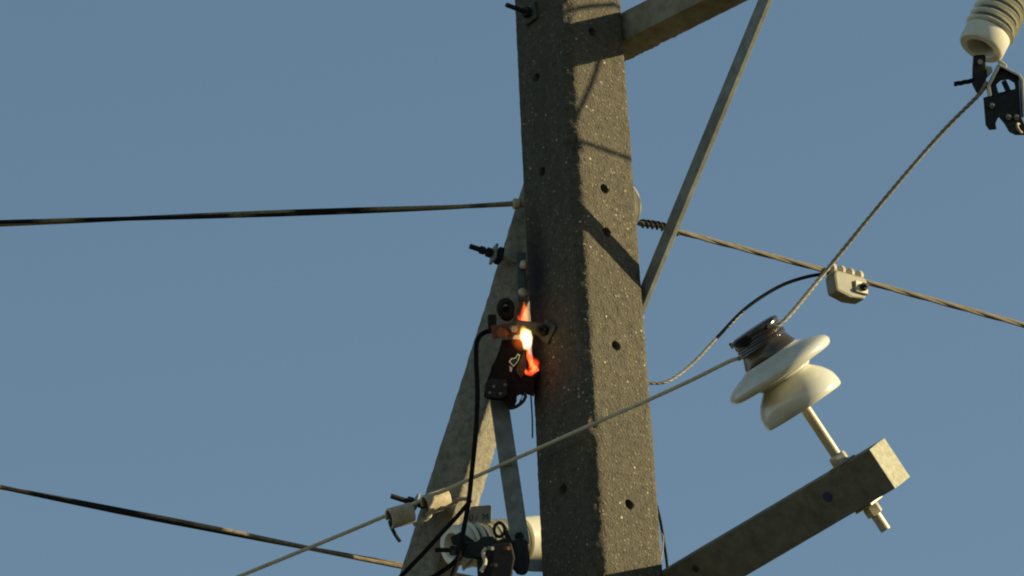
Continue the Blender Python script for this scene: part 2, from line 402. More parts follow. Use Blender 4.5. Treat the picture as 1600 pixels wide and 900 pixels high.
a = at(664, 792, -0.29); b = at(611, 775, -0.25); d = (b - a).normalized(); ax, ay = frame_of(d)
mb = MB(); mb.rod(a, b, 0.009, 10); mb.hexnut(a + d * 0.055, d, 0.018, 0.022); mb.build('bolt', 'iron', strut)
MB().box(a + d * 0.035, d, ay, ax, 0.008, 0.06, 0.05).build('washer_plate', 'galv', strut, False, 0.002)
# eye fitting that takes the left-hand cable
eye = at(808, 318, -0.06)
mb = MB(); mb.lathe(eye - V((0.012, 0, 0)), V((1, 0.25, 0)), [(-.005, .011), (0, .019), (.018, .019), (.024, .013), (.07, .012)], 16); mb.build('eye_bolt', 'sleeve', strut)

# ================================================================== upper crossarm (behind the pole)
zc = on_plane(968, 15, C + H * (-side(zt) / 2), H).z; zl = on_plane(973, 60, C + H * (-side(zt) / 2), H).z
sB = side(zt) / 2
arm = thing('crossarm', V((C.x, C.y, (zc + zl) / 2)) - H * (sB + 0.065), 'heavy grey brown crossarm leaving the pole at the top edge', 'crossarm')
ah, ad = zc - zl, 0.128
cen = V((C.x, C.y, (zc + zl) / 2)) - H * (sB + 0.003 + ad / 2)
NA = (N - Z * 0.06).normalized()
mb = MB(); prof = []
na = 420; a0, a1 = -sB + 0.01, 2.35
sec = [(u, v) for v in (.5,) for u in (-.5, -.3, -.1, .1, .3)] + [(.5, v) for v in (.5, .3, .1, -.1, -.3)] + [(u, -.5) for u in (.5, .3, .1, -.1, -.3)] + [(-.5, v) for v in (-.5, -.3, -.1, .1, .3)]
for i in range(na + 1):
    q = a0 + (a1 - a0) * i / na
    for (u, v) in sec:
        corner = abs(u) == .5 and abs(v) == .5
        k = 0.93 if corner else 1.0
        w3 = cen + NA * q + H * (u * ad * k) + Z * (v * ah * k)
        dn = 0.0012 * noise.noise(w3 * 30) + 0.001 * noise.noise(w3 * 90)
        if v < -.4 and q < 0.34: dn += 0.004 * (noise.noise(w3 * 55 + V((1, 5, 2))) + .5 * noise.noise(w3 * 140)) * min(1, (0.34 - q) / 0.12)
        mb.v.append(w3 + (H * u + Z * v).normalized() * dn)
n_ = len(sec)
for i in range(na):
    for k in range(n_): mb.f.append((i * n_ + k, i * n_ + (k + 1) % n_, (i + 1) * n_ + (k + 1) % n_, (i + 1) * n_ + k))
mb.f.append(tuple(range(n_))); mb.f.append(tuple(na * n_ + k for k in range(n_)))
mb.build('beam', 'arm_grey', arm, sharp=55)
armU_c = cen
mb = MB(); pp = cen + N * 0.0; mb.rod(pp - H * (ad / 2 + 0.05), pp + H * (ad / 2), 0.009, 10); mb.hexnut(pp - H * (ad / 2 + 0.015), H, 0.02, 0.02); mb.build('bolt', 'galv', arm)

# ================================================================== flat steel brace under the upper crossarm
hp = C - H * (side(axis_z(450)) / 2 + 0.012)
b0 = on_plane(1004, 468, hp, H); b1 = on_plane(1196, 0, hp, H); db = (b1 - b0).normalized()
tA = (zl + 0.05 - b0.z) / db.z; bt = b0 + db * tA; bb = b0 - db * 0.09
per = H.cross(db).normalized()
brace = thing('crossarm_brace', bb, 'long flat steel brace slanting from the pole up to the upper crossarm', 'brace')
mb = MB(); mb.beam(bb, bt, per, 0.052, 0.020)
mb.build('bar', 'bar', brace, False, 0.002)
for e_ in (bb + db * 0.03, bt - db * 0.04):
    mb = MB(); mb.rod(e_ - H * 0.03, e_ + H * 0.012, 0.009, 10); mb.hexnut(e_ + H * 0.014, H, 0.018, 0.014); mb.build('bolt', 'galv', brace)

# ================================================================== lower crossarm (turned about its own length)
hp2 = C - H * (side(zb) / 2 + 0.02)
E0 = on_plane(1377.5, 733.5, hp2, H); E1 = on_plane(1097, 899, hp2, H)
da = (E0 - E1).normalized()
wv = (UP * 0.825 - RIGHT * 0.565); wv = (wv - da * wv.dot(da)).normalized()
dv = da.cross(wv); dv = dv if dv.dot(FWD) > 0 else -dv       # thickness, pointing away from the camera
wa, wd = 70 * M, 0.098
a_st = E0 - da * ((E0 - C).dot(da) + 0.03)
low = thing('crossarm', a_st, 'dark crossarm with a pale square end, lower right of the pole', 'crossarm')
mb = MB(); na = 60; sec = [(-.5, 0), (-.25, 0), (0, 0), (.25, 0), (.5, 0), (.5, .5), (.5, 1), (0, 1), (-.5, 1), (-.5, .5)]
Ltot = (E0 - a_st).length
for i in range(na + 1):
    q = Ltot * i / na
    for (u, v) in sec:
        cr = abs(u) == .5 and v in (0, 1); k = .988 if cr else 1
        w3 = a_st + da * q + wv * (u * wa * k) + dv * (v * wd)
        dn = 0.0005 * noise.noise(w3 * 14) + 0.0006 * noise.noise(w3 * 90); mb.v.append(w3 + wv * dn - dv * dn)
n_ = len(sec)
for i in range(na):
    for k in range(n_): mb.f.append((i * n_ + k, i * n_ + (k + 1) % n_, (i + 1) * n_ + (k + 1) % n_, (i + 1) * n_ + k))
mb.f.append(tuple(range(n_)))
mb.build('beam', 'timber', low, sharp=50)
mb = MB(); rim = [E0 + wv * (u * wa * (.988 if abs(u) == .5 and v in (0, 1) else 1)) + dv * (v * wd) for (u, v) in sec]
mb.v += rim + [q + da * 0.004 for q in rim]
mb.f.append(tuple(range(n_))); mb.f.append(tuple(range(n_, 2 * n_)))
for k in range(n_): mb.f.append((k, (k + 1) % n_, n_ + (k + 1) % n_, n_ + k))
mb.build('end_cap', 'endgrain', low, False)
p = on_plane(1293, 776, E0, dv); mb = MB(); mb.rod(p - dv * 0.004, p + dv * 0.02, 0.016, 16); mb.build('arm_disc', 'blue', low)  # blue disc painted in place of sky seen through a drilled hole
p = on_plane(1087, 888, E0, dv); mb = MB(); mb.rod(p - dv * 0.003, p + dv * 0.02, 0.012, 14); mb.build('arm_disc', 'ink', low)

# ================================================================== pin insulator on the lower crossarm
# axis along wv, through the middle of the arm's thickness
pm = E0 + dv * (wd / 2)
pk = on_plane(1337, 757, pm, dv); pk = pk - wv * ((pk - pm).dot(wv))      # axis crossing of the arm centre line
pinbase = pk
pin = thing('pin_insulator', pk, 'double-skirted cream porcelain pin insulator on the dark lower crossarm', 'insulator')
def along(px, py): return (on_plane(px, py, pk, dv) - pk).dot(wv)
q0 = along(1255, 638)                                                     # lower rim of the lower skirt
k = M * ((pk - CAM).dot(FWD) / DIST)
mb = MB(); mb.rod(pk - wv * (wa / 2 + 0.105), pk + wv * (q0 + 0.06), 0.018, 20); mb.build('pin', 'bright', pin)
mb = MB(); mb.hexnut(pk + wv * (wa / 2 + 0.019), wv, 0.031, 0.034); mb.build('nut', 'bright', pin)
mb = MB(); mb.hexnut(pk - wv * (wa / 2 + 0.028), wv, 0.029, 0.034); mb.build('nut', 'bright', pin)
MB().box(pk - wv * (wa / 2 + 0.005), wv, da, dv, 0.009, 0.075, 0.075).build('washer_plate', 'bright', pin, False, 0.002)
MB().box(pk + wv * (wa / 2 + 0.0032), wv, da, dv, 0.005, 0.075, 0.075).build('washer_plate', 'galv', pin, False, 0.002)
def P(l): return [(q0 + a * k, r * k) for a, r in l]
mb = MB(); mb.lathe(pk, wv, P([(14, 20), (12, 50), (3, 64), (0, 67), (2, 69), (10, 69.5), (22, 67.5), (31, 63), (40, 56.5), (46, 50.5), (51, 45), (56, 41)]), 56); mb.build('lower_skirt', 'porcelain', pin, sharp=60)
mb = MB(); mb.lathe(pk, wv, P([(54, 38), (55, 45), (58, 47), (60, 44), (62, 46), (62, 52), (62, 62), (61, 78), (61.5, 86), (65, 90.5), (71, 92), (77, 89), (82, 81.5), (87, 69), (91, 57), (95, 48), (101, 43), (106, 41)]), 56); mb.build('upper_skirt', 'porcelain', pin, sharp=60)
mb = MB(); mb.lathe(pk, wv, P([(97, 46.5), (100, 46), (106, 43), (114, 40), (124, 38.5), (132, 39), (138, 41), (143, 43), (146, 41), (148, 34), (149, 10)]), 40); mb.build('head', 'head', pin, sharp=60)
hc = pk + wv * (q0 + 127 * k)
mb = MB()
for i in range(5): mb.ring(hc + wv * ((i - 2) * 4.2 * k), (wv + da * 0.05 * ((i % 2) - .5)), 39.5 * k, 2.6 * k, 32, 6)
mb.build('tie_wire', 'head', pin)
mb = MB(); hr = 42 * k
for i in range(3):
    mb.tube(smooth_path([hc + wv * ((13 + 3 * i) * k) - da * hr * .98 - dv * (0.4 * hr), hc + wv * ((17 - 4 * i) * k) - dv * hr * 1.04, hc + wv * ((14 - 2 * i) * k) + da * hr * .95 - dv * (.35 * hr)], .01), 2.4 * k, 6)
mb.build('tie_wire', 'iron', pin)

# ================================================================== conductors of the pin insulator
tH = PY - hc.y
right_exit = hc + da * (40 * k) + wv * (10 * k) - dv * (18 * k); left_exit = hc - da * (41 * k) - wv * (9 * k) - dv * (16 * k)
clampT = 1.20
p_end = at(1531, 146, clampT)
pts = [right_exit, at(1226, 500, PY - right_exit.y), at(1290, 424, tH + .07), at(1350, 350, tH + .13), at(1420, 266, tH + .21), at(1482, 196, tH + .27), p_end, at(1542, 128, clampT + .01)]
tag(rope(MB(), pts, 0.0036, 3, 0.066, 0.0039, 6).build('conductor', 'strand'), 'twisted bare conductor rising from the pin insulator to the upper right clamp', 'wire')
t0 = PY - left_exit.y
def tt(px): return t0 + (px - 1147) * (t0 + 0.215) / (1147 - 690) if px >= 690 else -0.215 - 0.0004 * (690 - px)
pts = [left_exit] + [at(px, py, tt(px)) for px, py in ((1143, 563), (1080, 594), (1015, 624), (930, 661), (845, 699), (760, 737), (700, 764), (660, 781), (605, 805), (500, 849), (375, 900), (250, 951), (-300, 1150), (-2500, 1900))]
tag(rope(MB(), pts, 0.0042, 6, 0.16, 0.0027, 6).build('conductor', 'pale'), 'pale bare conductor crossing in front of the pole down to the lower left', 'wire')

# ================================================================== long cables
def twin(name, pts, label, R=0.0045, pitch=2.3, r=0.0078, ph=0.0):
    a0 = smooth_path(pts, 0.2); c = thing(name, pts[0], label, 'cable')
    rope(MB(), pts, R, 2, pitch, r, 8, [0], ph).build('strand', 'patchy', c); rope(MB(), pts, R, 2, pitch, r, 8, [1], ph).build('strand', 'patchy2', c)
    return c
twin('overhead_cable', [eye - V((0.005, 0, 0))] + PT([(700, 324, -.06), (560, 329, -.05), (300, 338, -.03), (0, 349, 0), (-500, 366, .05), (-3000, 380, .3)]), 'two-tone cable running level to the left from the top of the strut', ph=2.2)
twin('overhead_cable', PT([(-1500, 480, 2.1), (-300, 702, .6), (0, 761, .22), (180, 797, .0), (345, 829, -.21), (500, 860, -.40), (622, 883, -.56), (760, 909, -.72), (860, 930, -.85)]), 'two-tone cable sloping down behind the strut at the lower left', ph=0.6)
pts = PT([(1000, 349, -.11), (1030, 353, -.16), (1060, 362, -.2), (1170, 391, -.39), (1290, 423, -.58), (1355, 441, -.68), (1480, 475, -.88), (1600, 508, -1.08), (1900, 590, -1.6), (3200, 920, -3.6)])
cb = thing('overhead_cable', pts[0], 'tan cable running right and downward from behind the pole', 'cable')
rope(MB(), pts, 0.0042, 3, 0.5, 0.0062, 7).build('strand', 'cable', cb)
mb = MB(); rope(mb, pts[:3], 0.0125, 2, 0.042, 0.0042, 6); mb.build('dead_end_wrap', 'iron', cb)
sp = thing('spool_insulator', at(968, 322, -.2), 'white porcelain disc edge showing behind the right side of the pole', 'insulator')
mb = MB(); o_ = at(964, 322, -.2); axs = V((0.55, -0.25, -.1)).normalized()
axs = (FWD * 0.75 + RIGHT * 0.6 + UP * 0.06).normalized()
mb.lathe(o_, axs, [(-.03, .03), (-.03, .080), (-.022, .089), (-.014, .086), (-.008, .055), (.008, .055), (.014, .086), (.022, .089), (.03, .080), (.03, .03)], 48); mb.build('body', 'pvc', sp, sharp=60)
mb = MB(); mb.rod(o_ - axs * .07, o_ + axs * .07, .009, 10); mb.build('bolt', 'iron', sp)

# ================================================================== jumper to the parallel clamp, and the clamp itself
pts = PT([(940, 585, -.42), (985, 597, -.42), (1015, 599, -.44), (1045, 595, -.46), (1082, 568, -.49), (1120, 528, -.51), (1165, 482, -.53), (1215, 449, -.555), (1255, 434, -.565), (1292, 427, -.57)])
jp = thing('jumper_wire', pts[0], 'thin jumper curving from behind the pole up to the cable clamp', 'wire')
rope(MB(), pts[:7], 0.0028, 3, 0.06, 0.003, 6).build('strand', 'strand', jp)
MB().tube(smooth_path(pts[5:], .02), 0.0062, 10).build('insulated_end', 'black', jp)
cl = at(1322, 440, -.62); cax = (at(1355, 449, -.68) - at(1290, 431, -.57)).normalized()
cup = (Z - cax * Z.dot(cax)).normalized(); cfr = cax.cross(cup); cfr = cfr if cfr.y < 0 else -cfr
pc = thing('parallel_clamp', cl, 'cream ribbed block clamp gripping the cable on the right', 'clamp')
kk = M * ((cl - CAM).dot(FWD) / DIST)
mb = MB()
outl = [(-26, 10), (26, 10), (31, 4), (30, -14), (24, -29), (-4, -33), (-27, -27), (-29, 0)]
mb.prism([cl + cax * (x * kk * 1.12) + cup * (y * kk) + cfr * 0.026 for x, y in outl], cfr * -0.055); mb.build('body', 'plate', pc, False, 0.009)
for i in range(4):
    mb = MB(); c = cl + cax * ((-24 + 16 * i) * kk * 1.1) + cup * (13 * kk)
    mb.lathe(c - cax * 0.011, cax, [(0, .015), (.003, .0245), (.013, .0255), (.017, .017)], 18); mb.build('rib', 'sleeve', pc)
mb = MB(); mb.box(cl + cax * (18 * kk) - cup * (12 * kk) + cfr * .03, cax, cup, cfr, 24 * kk, 20 * kk, .012); mb.build('keeper', 'sleeve', pc, False, .003)
mb = MB(); mb.hexnut(cl + cax * (20 * kk) - cup * (12 * kk) + cfr * .042, cfr, 6.5 * kk, .016); mb.rod(cl + cax * (20 * kk) - cup * (12 * kk) + cfr * .02, cl + cax * (20 * kk) - cup * (12 * kk) + cfr * .06, 3 * kk); mb.build('bolt', 'iron', pc)

# ================================================================== two cream connectors on the lower-left conductor
def connector(c0, c1, label, t):
    a, b = at(c0[0], c0[1], t + .02), at(c1[0], c1[1], t - .02); ax = (b - a).normalized(); m = (a + b) / 2
    up = (UP - ax * UP.dot(ax)).normalized(); fr = ax.cross(up); fr = fr if fr.y < 0 else -fr
    th = thing('sleeve_connector', m, label, 'connector', 'sleeve connectors on the pale conductor')
    L = (b - a).length; n = 20; mb = MB(); o = 0; ro, ri = (0.036, 0.024), (0.029, 0.017); A0, A1 = radians(-205), radians(100)
    for e_ in (-.5, .5):
        for (ry, rz) in (ro, ri):
            for i in range(n + 1):
                q = A0 + (A1 - A0) * i / n; mb.v.append(m + ax * (e_ * L) + up * (cos(q) * ry) + fr * (-sin(q) * rz) )
    W = n + 1
    for i in range(n):
        mb.f += [(i, i + 1, 2 * W + i + 1, 2 * W + i), (W + i, 3 * W + i, 3 * W + i + 1, W + i + 1), (i, W + i, W + i + 1, i + 1), (2 * W + i, 2 * W + i + 1, 3 * W + i + 1, 3 * W + i)]
    mb.f += [(0, 2 * W, 3 * W, W), (n, W + n, 3 * W + n, 2 * W + n)]
    mb.build('sleeve', 'sleeve', th, bev=.0015)
    mb = MB(); mb.box(m - up * .004, ax, up, fr, L * .9, .03, .02); mb.build('wedge', 'iron', th, False, .004)
    return m, ax, up, fr
m1, ax1, up1, fr1 = connector((608, 811), (643, 801), 'cream sleeve connector at the far end, left of the strut edge', -.238)
m2, ax2, up2, fr2 = connector((664, 790), (699, 778), 'cream sleeve connector nearer the pole, in front of the strut', -.232)
pts = [at(646, 820, -.235), at(668, 810, -.23), at(678, 797, -.24), at(700, 792, -.22), at(716, 781, -.2), at(734, 779, -.15)]
tl = thing('tail_wire', pts[0], 'short bent tail of wire looped through both cream connectors', 'wire')
rope(MB(), pts, 0.003, 3, 0.07, 0.0042, 6).build('strand', 'strand', tl)
MB().tube(smooth_path([at(625, 846, -.24), at(618, 836, -.24), at(611, 822, -.24), at(609, 814, -.24)], .01), .0065, 8).build('cut_end', 'iron', tl)

# ================================================================== strain insulator builders
def strain_body(th, o3, ax, k, length, n_sheds, r_core, r_shed, cap0, mat='porcelain2', rib='shed'):
    prof = [(0, r_core * .45), (0.001, r_core * .5), (-.0, r_core * .92), (.004, r_core), (cap0, r_core)]
    MB().lathe(o3, ax, [(0.05, r_core * .55), (0.006, r_core * .58), (0, r_core * .64), (0, r_core * .93), (.006, r_core), (cap0, r_core)], 44).build('end_cap', mat, th, sharp=45)
    MB().lathe(o3, ax, [(.045, .001), (.048, r_core * .60)], 24).build('socket', 'iron', th)
    st = (length - cap0) / n_sheds
    MB().lathe(o3 + ax * (cap0 - .001), ax, [(0, r_core * .93), (length - cap0, r_core * .93)], 44).build('core', rib, th)  # core coloured a darker grey than the sheds around it
    for i in range(n_sheds):
        c = o3 + ax * (cap0 + st * (i + .45))
        MB().lathe(c, ax, [(-st * .3, r_core * .93), (-st * .16, r_shed * .96), (0, r_shed), (st * .08, r_shed * .97), (st * .3, r_core * .93)], 44).build('shed', mat, th, sharp=70)
# upper right
i0, i1 = at(1532, 76, clampT), at(1594, -42, clampT - .02)
iax = (i1 - i0).normalized()
iax = (iax + 0.0 * FWD).normalized()
si = thing('strain_insulator', i0, 'ribbed cream strain insulator hanging into the upper right corner', 'insulator')
strain_body(si, i0, iax, M, 0.46, 13, 0.077, 0.086, 0.062)
endU = i0 + iax * 0.46
MB().lathe(endU - iax * 0.002, iax, [(0, .069), (.03, .069), (.035, .03), (.06, .03)], 32).build('end_cap', 'galv', si)
armend = armU_c + NA * 2.25 - Z * (ah / 2)
mb = MB(); mb.beam(endU + iax * .05, armend + Z * 0.02, H, .012, .05); mb.build('link', 'galv', si, False, .003)
# hardware of the upper right clamp
def zp(x, y): return (1480 + x / 5.625, 60 + y / 5.625)
def pr(mb, l, conv, t, depth, holes=()):
    return mb.prism([at(*conv(*q), t) for q in l], FWD * depth, [[at(*conv(*q), t) for q in h_] for h_ in holes])
uc = thing('strain_clamp', at(1565, 150, clampT), 'black bolted clamp under the upper right ribbed insulator', 'clamp')
pr(MB(), [(232, 150), (335, 140), (352, 330), (318, 470), (262, 482), (222, 400), (225, 260)], zp, clampT + .005, .03).build('tongue', 'iron', uc, False, .004)
mb = MB(); mb.rod(at(*zp(290, 205), clampT + .03), at(*zp(290, 205), clampT - .05), .0085, 12); mb.build('bolt', 'bright', uc)
mb = MB(); rope(mb, [at(*zp(62, 402), clampT), at(*zp(140, 388), clampT), at(*zp(240, 368), clampT)], .0035, 3, .07, .0048, 6); mb.build('cut_strand_end', 'black', uc)
outer = [(455, 240), (545, 285), (628, 325), (640, 520), (650, 690), (690, 770), (690, 850), (600, 850), (545, 822), (500, 745), (452, 690), (425, 745), (435, 800), (370, 806), (338, 760), (318, 520), (372, 505), (362, 418)]
hole = [(432, 405), (470, 372), (540, 360), (592, 392), (600, 440), (560, 462), (505, 475), (470, 495), (448, 470)]
pr(MB(), outer, zp, clampT + .03, .012, [hole]).build('side_plate', 'iron', uc, False, .0025)
pr(MB(), outer, zp, clampT - .04, .012, [hole]).build('side_plate', 'iron', uc, False, .0025)
pr(MB(), [(440, 480), (610, 440), (640, 690), (560, 760), (470, 690)], zp, clampT + .015, .05).build('keeper', 'iron', uc, False, .006)
pr(MB(), [(448, 238), (466, 250), (378, 418), (392, 500), (372, 512), (352, 416)], zp, clampT + .045, .085).build('strap', 'bright', uc, False, .002)
pr(MB(), [(448, 238), (456, 224), (640, 312), (672, 360), (690, 690), (668, 690), (650, 372), (626, 330)], zp, clampT + .045, .09).build('strap', 'bright', uc, False, .002)
mb = MB(); mb.rod(at(*zp(498, 380), clampT + .02), at(*zp(540, 470), clampT + .02), .009, 10); mb.build('bolt', 'iron', uc)
for (x, y) in ((540, 690), (395, 590), (610, 690)):
    mb = MB(); q = at(*zp(x, y), clampT + .035); mb.hexnut(q, (-FWD - UP * .4).normalized(), .009, .02); mb.build('nut', 'bar', uc)
mb = MB()
for i in range(3): mb.ring(at(*zp(640 + 18 * i, 790 + 8 * i), clampT + .03 - .02 * i), (RIGHT * .7 + UP * .4 - FWD * .4), .016, .0045, 18, 6)
mb.build('wire_coil', 'strand', uc)
pr(MB(), [(455, 185), (490, 200), (528, 232), (522, 262), (470, 250), (448, 215)], zp, clampT, .03).build('pin_head', 'bright', uc, False, .003)
pr(MB(), [(325, 240), (395, 250), (400, 290), (350, 350), (320, 310)], zp, clampT - .015, .03).build('saddle', 'bright', uc, False, .004)

# lower left
j0, j1 = at(706, 853, -.20), at(905, 836, -.50); jax = (j1 - j0).normalized()
sl = thing('strain_insulator', j0, 'ribbed cream strain insulator lying beside the foot of the picture, left of the pole', 'insulator')
strain_body(sl, j0, jax, M, 0.29, 8, 0.070, 0.079, 0.05)
e1 = j0 + jax * 0.29
MB().lathe(e1, jax, [(0, .068), (.004, .078), (.085, .078), (.09, .05), (.13, .05)], 44).build('end_cap', 'porcelain2', sl, sharp=40)
mb = MB(); q = e1 + jax * .12; mb.beam(q, q + V((.16, .05, -.02)), Z, .03, .03); mb.build('link', 'galv', sl)
def zq(x, y): return (660 + x / 6.925, 770 + y / 6.925)
lc = thing('strain_clamp', at(770, 880, .16), 'tangle of black bolted clamp hardware in front of the lower insulator', 'clamp')
pr(MB(), [(400, 570), (470, 540), (590, 530), (640, 480), (760, 470), (800, 520), (930, 480), (965, 540), (960, 860), (900, 960), (600, 960), (585, 715), (440, 710), (400, 640)], zq, .16, .03).build('side_plate', 'iron', lc, False, .005)
pr(MB(), [(760, 560), (960, 540), (1000, 700), (960, 960), (720, 960), (760, 800)], zq, .20, .03).build('side_plate', 'iron', lc, False, .005)
pr(MB(), [(950, 520), (1100, 495), (1140, 525), (1162, 720), (1140, 870), (1085, 900), (1020, 880), (960, 800)], zq, .13, .05).build('socket', 'iron', lc, False, .008)
mb = MB(); c = at(*zq(832, 400), .16); mb.ring(c, (-FWD + RIGHT * .3).normalized(), .024, .0055, 28, 8, .72, RIGHT); mb.build('eye', 'iron', lc)
pr(MB(), [(880, 380), (925, 420), (985, 540), (930, 560), (890, 500)], zq, .15, .02).build('eye_shank', 'iron', lc, False, .004)
mb = MB(); mb.rod(at(*zq(135, 618), .13), at(*zq(345, 622), .13), .0085, 8); mb.rod(at(*zq(300, 622), .13), at(*zq(560, 640), .13), .016, 10); mb.build('bolt', 'iron', lc)
mb = MB(); mb.tube(smooth_path([at(*zq(690, 600), .22), at(*zq(655, 650), .22), at(*zq(680, 740), .22), at(*zq(665, 800), .22), at(*zq(630, 850), .22)], .01), .0065, 8); mb.build('bent_rod', 'sleeve', lc)
for (x, y, m_) in ((738, 600, 'galv'), (912, 600, 'rust'), (350, 640, 'iron'), (775, 780, 'iron'), (430, 715, 'bar')):
    mb = MB(); q = at(*zq(x, y), .23 if x > 700 else .17); mb.hexnut(q, (-FWD + RIGHT * .5).normalized(), .0075, .03); mb.build('nut', m_, lc)
pr(MB(), [(420, 800), (520, 715), (560, 715), (500, 800), (440, 850)], zq, .10, .02).build('bracket', 'sleeve', lc, False, .003)
MB().beam(at(*zq(890, 940), .12), at(*zq(950, 860), .12), FWD, .03, .02).build('bracket', 'sleeve', lc, False, .003)
pr(MB(), [(1130, 725), (1330, 725), (1340, 860), (1140, 850)], zq, -.02, .03).build('tail_plate', 'bar', lc, False, .004)
pr(MB(), [(300, 480), (420, 420), (560, 520), (600, 600), (420, 560), (330, 570)], zq, .08, .015).build('socket_tongue', 'iron', lc, False, .004)

# number plate behind the insulator
npz = -.20
npl = thing('marker_plate', at(750, 805, npz), 'small pale plate with dark letters above the lower insulator', 'plate')
pr(MB(), [(525, 150), (735, 130), (748, 150), (742, 330), (470, 330)], zq, npz, .006).build('plate', 'plate', npl, False, .001)
def letters(txt, px, py, size, t, sh=0.0):
    cu = bpy.data.curves.new('marking', 'FONT'); cu.body = txt; cu.size = size; cu.extrude = 0.001; cu.shear = sh
    tmp = bpy.data.objects.new('marking', cu); col.objects.link(tmp)
    dg = bpy.context.evaluated_depsgraph_get(); me = bpy.data.meshes.new_from_object(tmp.evaluated_get(dg)); col.objects.unlink(tmp); bpy.data.objects.remove(tmp)
    o3 = at(px, py, t) - V(npl.location)
    for v in me.vertices: v.co = o3 + RIGHT * v.co.x + UP * v.co.y - FWD * v.co.z
    me.materials.append(MAT['ink']); o = bpy.data.objects.new('marking', me); col.objects.link(o); o.parent = npl
letters('0', 732, 813.5, .030, npz + .003, .2); letters('/', 743, 813.5, .026, npz + .003); letters('M', 753, 812, .030, npz + .003)

# grey flat strap hanging from the burnt bracket to the clamp
hs_ = thing('steel_strap', at(826, 886, .1), 'grey flat steel strap hanging from the burning bracket', 'strap')
sa, sb_ = at(779, 622, -.03), at(813, 850, .0)
mb = MB(); mb.beam(sa, sb_, (RIGHT - FWD * .0), .062, .012); mb.build('bar', 'bar', hs_, False, .003)
mb = MB(); mb.hexnut(sb_ - FWD * .012 - (sb_ - sa).normalized() * .03, -FWD, .016, .015); mb.build('bolt', 'iron', hs_)

# ================================================================== black lead wires
def lead(l, r, label, mat='black'):
    o = MB().tube(smooth_path(PT(l), .015), r, 10).build('lead_wire', mat); return tag(o, label, 'wire')
lead([(768, 517, .0), (756, 520, .02), (746, 532, .04), (744, 560, .06), (746, 620, .08), (743, 680, .1), (738, 730, .12), (732, 785, .15), (724, 830, .17), (717, 872, .19), (705, 905, .2), (690, 950, .18), (640, 1000, .05), (600, 1040, -.2), (585, 1080, -.33)], .0085, 'black lead dropping from the burning bracket to the lower clamp')
lead([(735, 782, .15), (715, 806, .16), (690, 833, .17), (660, 866, .17), (630, 897, .17), (590, 940, .15), (560, 985, .05), (550, 1030, -.12), (548, 1075, -.3)], .0075, 'black lead branching off down to the left across the strut')
lead([(727, 850, .18), (712, 876, .18), (690, 893, .17), (660, 912, .16)], .008, 'short black lead below the lower insulator end')
lead([(1026, 790, -.2), (1032, 815, -.2), (1037, 845, -.2), (1042, 880, -.2), (1044, 915, -.2)], .005, 'thin black wire hugging the right edge of the pole')
lead([(1031, 832, -.16), (1036, 838, -.16), (1036, 855, -.16), (1033, 875, -.16), (1030, 900, -.16)], .0022, 'thin pale wire beside the right edge of the pole', 'strand')
lead([(829, 610, .0), (831, 640, .0), (832, 662, .0), (832, 684, .0)], .0028, 'thin burnt wire end dangling below the fire')

# ================================================================== burning bracket
def zf(x, y): return (740 + x / 7.5, 440 + y / 7.5)
def zg(x, y): return (740 + x / 7.5, 540 + y / 7.5)
fb = thing('burnt_bracket', at(815, 560, .03), 'charred black bracket and hardware burning against the pole', 'bracket')
p = face_pt(857, 519, 'h')
d1 = (N * .72 + Z * .70).normalized(); d2 = (Z * .72 - N * .70).normalized()
MB().box(p + H * .005, H, d1, d2, .010, .068, .068).build('washer_plate', 'sooty', fb, False, .002)
mb = MB(); mb.rod(p, p + H * .05, .010, 12); mb.hexnut(p + H * .02, H, .019, .018); mb.build('bolt', 'iron', fb)
mb = MB(); mb.beam(at(862, 517, .06), at(806, 509, .09), UP, .042, .02); mb.build('strap', 'sooty', fb, False, .003)
mb = MB(); mb.beam(at(812, 512, .09), at(770, 519, .05), UP, .045, .03); mb.build('cross_strap', 'rust', fb, False, .005)
mb = MB(); mb.hexnut(at(785, 520, .09), (-FWD + RIGHT * .2).normalized(), .021, .025); mb.build('nut', 'rust', fb)
mb = MB(); mb.hexnut(at(802, 514, .10), (-FWD + RIGHT * .3).normalized(), .014, .025); mb.build('nut', 'galv', fb)
mb = MB(); mb.box(at(769, 505, .04), RIGHT, UP, FWD, .03, .06, .03); mb.build('lug', 'iron', fb, False, .006)
# dark loop (shackle)
mb = MB(); mb.ring(at(790, 482, .02), (-FWD + RIGHT * .25).normalized(), .026, .011, 32, 10, .78, RIGHT); mb.build('shackle', 'iron', fb)
mb = MB(); mb.lathe(at(792, 490, -.02), -FWD, [(0, .024), (.03, .026), (.035, .02)], 20); mb.build('socket', 'char', fb)
# bolts above
for (px, py) in ((818, 457), (821, 413)):
    q = at(px, py, -.015); mb = MB(); mb.lathe(q, (RIGHT * .7 + UP * .35 - FWD * .5).normalized(), [(-.02, .009), (-.012, .009), (-.01, .016), (.0, .017), (.006, .012), (.008, .004)], 14); mb.build('bolt', 'sleeve', fb)
mb = MB(); mb.beam(at(816, 470, -.02), at(814, 396, -.06), RIGHT, .03, .016); mb.build('hanger', 'sooty', fb, False, .003)
